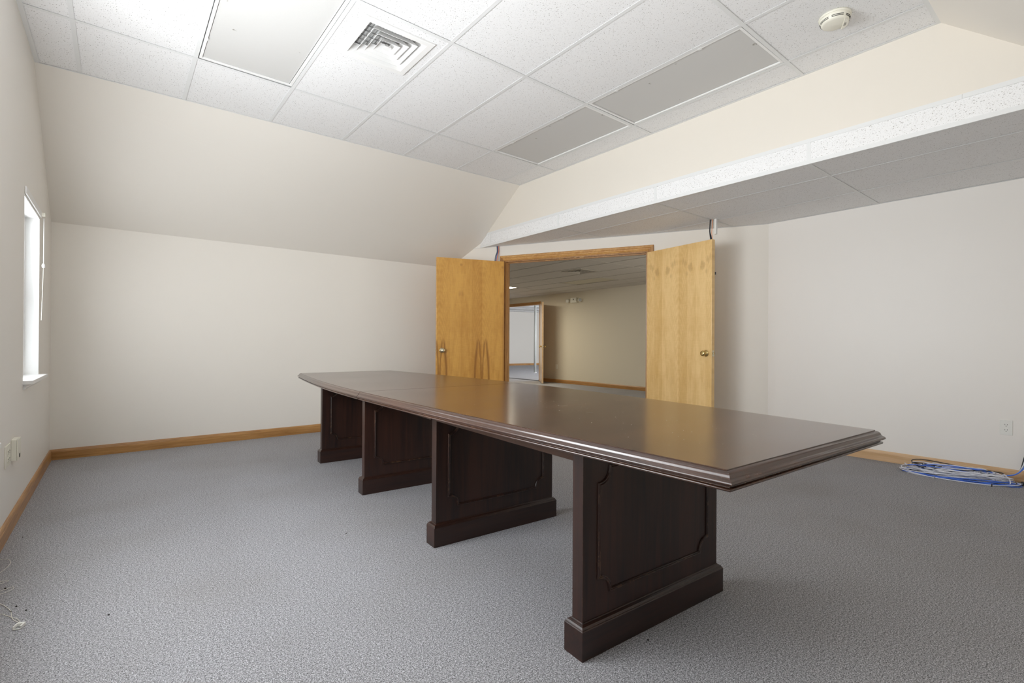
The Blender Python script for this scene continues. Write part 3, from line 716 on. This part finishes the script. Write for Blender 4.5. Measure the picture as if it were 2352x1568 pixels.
# ------------------------------------------------------------------ wall plates
def plate(loc, rz, w, h, gangs, label, name='wall_outlet', cat='outlet', mat=None, duplex=True, group=None):
    r = tag(empty(name, loc, rz), label, cat, group); mat = mat or M_plastic   # local: x right, -y out of the wall
    obj('cover_plate', MB().box(-w/2, w/2, -.006, 0, -h/2, h/2), mat, r, .0025, 3)
    for g in range(gangs):
        gx = (g-(gangs-1)/2)*.046
        if not duplex: continue
        for sz in (-1, 1):
            cz = sz*.0195; prof = []
            for k in range(24):
                a = 2*math.pi*k/24; x, z = .0172*math.cos(a), .0172*math.sin(a); z = max(-.0140, min(.0140, z)); prof.append((gx+x, z+cz))
            obj('receptacle', MB().loft([[(x, -.0055, z) for x, z in prof], [(x, -.0082, z) for x, z in prof]]), mat, r)
            for dx, hh in ((-.0064,.0085), (.0064,.0068)): obj('slot', MB().box(gx+dx-.0012, gx+dx+.0012, -.0087, -.0080, cz+.003-hh/2, cz+.003+hh/2), M_slot, r)
            obj('slot', MB().lathe([(0,0),(.0026,0),(.0026,.0006),(0,.0006)], 10).xf(Matrix.Translation((gx, -.0080, cz-.0085)) @ Matrix.Rotation(math.radians(90), 4, 'X')), M_slot, r)
        obj('screw', MB().lathe([(0,0),(.003,0),(.002,.0012),(0,.0012)], 10).xf(Matrix.Translation((gx, -.006, 0)) @ Matrix.Rotation(math.radians(90), 4, 'X')), mat, r)
    return r
RW = -math.pi/2; LW = math.pi/2     # rotations so that local -y points into the room
plate((XR, .5625, .397), RW, .070, .113, 1, 'white duplex outlet on the right wall above the cable pile')
plate((XR, .432, .404), RW, .075, .118, 1, 'white cable wall plate at the right photo edge, cords hanging from it', 'cable_plate', 'wall plate', duplex=False)
plate((XL, 3.625, .417), LW, .150, .112, 2, 'ivory double outlet plate low on the window wall', mat=M_ivory)
db = tag(empty('data_box', (XL, 3.80, .42), LW), 'raised ivory phone jack box beside the double outlet on the window wall', 'jack box')
obj('box_body', MB().box(-.05, .05, -.022, 0, -.058, .058), M_ivory, db, .003); obj('box_cover', MB().box(-.05, .05, -.028, -.0225, -.056, .058), M_ivory, db, .002)
obj('jack', MB().box(-.012, .012, -.0295, -.027, -.045, -.025), M_slot, db)
plate((XF, 9.158, .453-.04), RW, .072, .115, 1, 'ivory outlet on the hall wall in the shadow beside the open door', mat=M_ivory)
plate((14.414, 17.163, .406), -.11, .075, .118, 1, 'outlet on the far room back wall, left one of two', mat=M_ivory)
plate((14.942, 17.104, .425), -.11, .075, .118, 1, 'outlet on the far room back wall beside the white column', mat=M_ivory)

# emergency light on the hall wall
el = tag(empty('emergency_light', (XF, 8.52, 2.07), RW), 'white twin-head emergency light high on the hall wall beyond the doorway', 'emergency light')
obj('battery_box', MB().box(-.10, .10, -.07, 0, -.055, .065), M_ivory, el, .008, 3)
obj('indicator', MB().box(.0, .022, -.0725, -.069, .005, .04), M_slot, el)
for sx in (-1, 1):
    b = MB().lathe([(0,0),(.030,0),(.046,.03),(.050,.07),(.046,.076),(0,.078)], 20).xf(Matrix.Translation((sx*.165, -.03, .0)) @ Matrix.Rotation(math.radians(62*sx), 4, 'Z') @ Matrix.Rotation(math.radians(90), 4, 'X'))
    h = obj('lamp_head', b, M_ivory, el)
    b2 = MB().lathe([(0,.0785),(.040,.0785),(.030,.088),(0,.092)], 20).xf(Matrix.Translation((sx*.165, -.03, .0)) @ Matrix.Rotation(math.radians(62*sx), 4, 'Z') @ Matrix.Rotation(math.radians(90), 4, 'X'))
    obj('lamp_lens', b2, M_lamphead, h)
    obj('lamp_arm', MB().tube([(sx*.095, -.03, 0), (sx*.15, -.03, 0)], .010, 8), M_ivory, el)

M_column = plain('column_enamel', (.46,.47,.45), .5)
cl = tag(empty('support_column', (11.10, 12.585, 0)), 'slim round white steel column in the brightly lit far room', 'column')
obj('shaft', MB().lathe([(0,0),(.041,0),(.041,2.412),(0,2.412)], 24), M_column, cl); obj('collar', MB().lathe([(.040,0),(.060,0),(.060,.012),(.042,.016)], 24, cap=False), M_frame, cl)

# ------------------------------------------------------------------ blind hardware on the visible window
bl = tag(empty('window_blind', (XL, 4.9, 1.90)), 'white blind headrail with wand and cord at the top of the visible window', 'blind'); bo = bl.location
hr = MB().box(.001, .010, 4.17-bo.y, 4.925-bo.y, .006, .05); obj('headrail', hr, M_frame, bl, .002)
obj('bracket', MB().box(.001, .030, .008, .030, .014, .040), M_cream, bl, .003)
wx = .022
obj('wand', MB().tube([(wx, .02, -.0), (wx, .018, -.15), (wx, .012, -.33)], .0028, 7), M_frame, bl)
obj('cord_tassel', MB().lathe([(0,0),(.009,.002),(.010,.02),(.006,.03),(0,.031)], 12, wx, .010).xf(Matrix.Translation((0,0,-.36))), M_frame, bl)
obj('pull_cord', MB().tube([(wx, .010, -.36), (wx-.004, .004, -.55), (wx-.008, -.006, -.74)], .0022, 6), M_string, bl)

# ------------------------------------------------------------------ wires hanging from the soffit
def spline(pts, n=10):
    out = []; P = [Vector(pts[0])]+[Vector(p) for p in pts]+[Vector(pts[-1])]
    for i in range(1, len(P)-2):
        for k in range(n):
            t = k/n; a, b, c, d = P[i-1], P[i], P[i+1], P[i+2]
            out.append(.5*((2*b)+(-a+c)*t+(2*a-5*b+4*c-d)*t*t+(-a+3*b-3*c+d)*t*t*t))
    out.append(P[-2]); return out
hw1 = tag(empty('hanging_wires', (4.607, 2.575, ZS2)), 'black and orange wires dropping from the soffit onto the right open door', 'wires')
obj('black_wire', MB().tube(spline([(0,.012,0),(-.004,.018,-.05),(-.006,.02,-.12),(-.02,.0,-.17),(-.045,-.02,-.213)]), .0055), M_black, hw1)
obj('black_wire', MB().tube(spline([(.0,.02,0),(.004,.026,-.07),(-.012,.016,-.14),(-.045,-.012,-.213)]), .0045), M_black, hw1)
obj('orange_wire', MB().tube(spline([(.006,.002,0),(.01,.004,-.06),(-.005,.0,-.14),(-.04,-.03,-.213)]), .0028), M_caborange, hw1)
wc = tag(empty('wire_channel', (4.625, 2.545, ZS2)), 'short white plastic wire channel hanging from the soffit above the right door', 'wire channel')
obj('channel', MB().box(-.012, .012, -.010, .010, -.150, 0), M_frame, wc, .002); obj('channel_cover', MB().box(-.0145, -.0120, -.009, .009, -.148, -.001), M_plastic, wc)
hw2 = tag(empty('hanging_wires', (3.805, 5.050, ZS2)), 'grey, blue and orange wires down the wall above the left open door', 'wires')
P2 = Vector((-.040, -.010, -.215))
for nm, dx, mt, rr in (('grey_wire', -.010, M_cabgrey, .0045), ('black_wire', -.002, M_black, .0035), ('blue_wire', .006, M_cabblue, .0035), ('orange_wire', .014, M_caborange, .0045)):
    q = DD*dx-DN*.008
    obj(nm, MB().tube(spline([q+Vector((0,0,.0)), q+Vector((.0,-.004,-.07)), q*1.3+P2*.6+Vector((0,-.004,0)), q*1.2+P2]), rr), mt, hw2)

# ------------------------------------------------------------------ cables by the right wall
cb = tag(empty('cable_bundle', (5.05, .80, 0)), 'tangled pile of white, blue and black network cables on the carpet by the right wall', 'cables')
random.seed(11)
def loop(cx, cy, a, b, rot, z, turns, jit, rr, mat, name):
    pts = []; n = int(26*turns); ph = random.uniform(0, 6.28)
    for k in range(n+1):
        t = ph+2*math.pi*turns*k/n; ja = 1+jit*math.sin(t*1.37+ph); x, y = a*ja*math.cos(t), b*(2-ja)*math.sin(t)
        pts.append((cx+x*math.cos(rot)-y*math.sin(rot), cy+x*math.sin(rot)+y*math.cos(rot), max(rr, z+.010*math.sin(t*2.3+ph))))
    return obj(name, MB().tube(pts, rr, 6), mat, cb)
R0 = math.radians(99)
for k in range(13): loop(random.uniform(-.05,.03), random.uniform(-.02,.06), random.uniform(.17,.30), random.uniform(.05,.12), R0+random.uniform(-.16,.16), .008+.0045*k, random.uniform(1.6,2.6), .10, .0033, M_cabwhite, 'white_cable')
for k in range(6): loop(random.uniform(-.04,.04), random.uniform(-.05,.03), random.uniform(.08,.20), random.uniform(.03,.08), R0+random.uniform(-.7,.7), .030+.006*k, 1.6, .2, .003, M_cabwhite, 'white_cable')
loop(-.035, .0, .33, .125, R0, .006, 2.0, .04, .0038, M_cabblue, 'blue_cable'); loop(-.03, .0, .315, .11, R0+.06, .018, 1.5, .08, .0038, M_cabblue, 'blue_cable')
loop(-.03, -.01, .32, .12, R0-.03, .012, 1.4, .05, .0038, M_black, 'black_cable'); loop(.0, .0, .27, .10, R0+.10, .058, 1.2, .1, .0038, M_black, 'black_cable'); loop(.02, .06, .24, .09, R0-.12, .072, 1.0, .05, .0038, M_black, 'black_cable'); loop(-.05, .05, .26, .06, R0+.15, .066, 1.3, .1, .0036, M_cabblue, 'blue_cable')
loop(-.03, .0, .34, .135, R0, .006, 1.3, .03, .0036, M_cabwhite, 'white_cable')
K = Vector((.02, -.245, .055)); E_ = Vector((XR-5.05-.012, -.368, .350))
for dx, mt, rr, nm in ((-.016, M_cabblue, .0042, 'blue_cable'), (-.005, M_cabgrey, .004, 'grey_cable'), (.006, M_cabwhite, .0042, 'white_cable'), (.015, M_black, .0042, 'black_cable')):
    obj(nm, MB().tube(spline([K+Vector((-.05,.18,-.045)), K+Vector((0,.02,0)), K+Vector((.05+dx,-.065,.03)), K+Vector((.115,-.105+dx,.13)), E_+Vector((-.004,.0+dx,-.07)), E_+Vector((0,dx,0))]), rr), mt, cb)
for s in (-1, 1): obj('white_cable', MB().tube(spline([K+Vector((0,0,.004)), K+Vector((-.03,.03*s,-.01)), K+Vector((-.055,.035*s,-.04)), K+Vector((-.035,.01*s,-.046))]), .004), M_cabwhite, cb)
obj('cable_tie', MB().tube([K+Vector((.0,.014*math.cos(t), .014*math.sin(t))) for t in [k*.785 for k in range(8)]], .003, 6, closed=True), M_cabwhite, cb)
for p_ in ((-.15,-.20,.012), (-.02,.30,.014)): obj('cable_tie', MB().tube([Vector(p_)+Vector((.012*math.cos(t), 0, .010*math.sin(t))) for t in [k*.785 for k in range(8)]], .002, 6, closed=True), M_black, cb)
obj('clear_connector', MB().box(-.20, -.165, .11, .125, .0, .010), M_lamphead, cb, .001)
pg = tag(empty('power_plug', (5.135, .475, .0)), 'black three-prong plug with red end lying by the baseboard at the right edge', 'plug')
obj('plug_body', MB().loft([[(x*a, y, .014+z*a) for x, z in ((-.013,-.013),(.013,-.013),(.013,.011),(-.013,.011))] for y, a in ((.0,1.0),(-.012,1.05),(-.024,.8),(-.036,.5))]), M_black, pg, .002)
obj('plug_collar', MB().box(-.009, .009, -.050, -.034, .006, .020), M_red, pg, .002)
for x in (-.006,.006,0): obj('prong', MB().box(x-.0007, x+.0007, 0, .017, .011+(0 if x else -.007), .017+(0 if x else -.007)), M_steel, pg)

# ------------------------------------------------------------------ cord on the carpet at the left edge
fc_ = tag(empty('blind_cord', (-.262, 2.452, 0)), 'thin white cord with a small white connector on the carpet at the left edge', 'cord'); b0 = Vector(fc_.location)
def W(*p): return [Vector((x, y, .003))-Vector((b0.x, b0.y, 0)) for x, y in p]
obj('cord', MB().tube(spline(W((-.266,2.475),(-.278,2.515),(-.297,2.545),(-.315,2.575),(-.333,2.60),(-.36,2.60))), .0010, 5), M_string, fc_)
obj('cord', MB().tube(spline(W((-.270,2.480),(-.292,2.528),(-.305,2.60),(-.318,2.64),(-.345,2.70),(-.39,2.76))), .0010, 5), M_string, fc_)
obj('cord', MB().tube(spline(W((-.37,2.80),(-.345,2.81),(-.326,2.83),(-.330,2.855),(-.36,2.84),(-.39,2.83))), .0009, 5), M_string, fc_)
obj('cord', MB().tube(spline(W((-.40,3.05),(-.382,3.10),(-.374,3.17),(-.390,3.23),(-.42,3.25))), .0009, 5), M_string, fc_)
obj('cord', MB().tube(spline(W((-.39,2.92),(-.36,2.93),(-.352,2.94),(-.37,2.95),(-.40,2.955))), .0009, 5), M_string, fc_)
cn = MB().box(-.012, .012, -.004, .004, .001, .013).box(-.012, -.008, -.026, -.004, .001, .013).box(.008, .012, -.026, -.004, .001, .013).box(-.012, .012, -.026, -.022, .001, .004)
obj('connector', cn.xf(Matrix.Rotation(math.radians(-18), 4, 'Z')), M_plastic, fc_, .001)
CR = [(-.305,2.60,'larger dark crumb just above the white cord connector at the left edge'),
      (-.262,2.58,'dark crumb to the right of the white cord connector at the left edge'),
      (-.295,2.64,'small dark crumb beside the upper loop of the white cord'),
      (-.375,3.55,'dark crumb on the carpet close to the window wall baseboard'),
      (-.352,2.86,'dark crumb at the tip of the thin white cord loop'),
      (.95,2.58,'tiny dark crumb on open carpet left of the second table panel'),
      (1.42,1.02,'dark crumb in front of the nearest table panel base'),
      (-.02,2.35,'dark crumb alone on open carpet right of the white cord')]
for k, (x, y, lab) in enumerate(CR):
    mb = MB().loft([[(r*math.cos(a)*.0024*(1+.3*math.sin(a*3+k)), r*math.sin(a)*.0040, z) for a in [q*math.pi/4 for q in range(8)]] for r, z in ((.5,0),(1,.002),(.6,.0045))])
    tag(obj('crumb', mb, M_crumb, loc=(x, y, 0), rot=(0,0,k*1.1)), lab, 'crumb', 'dark crumbs scattered on the carpet')
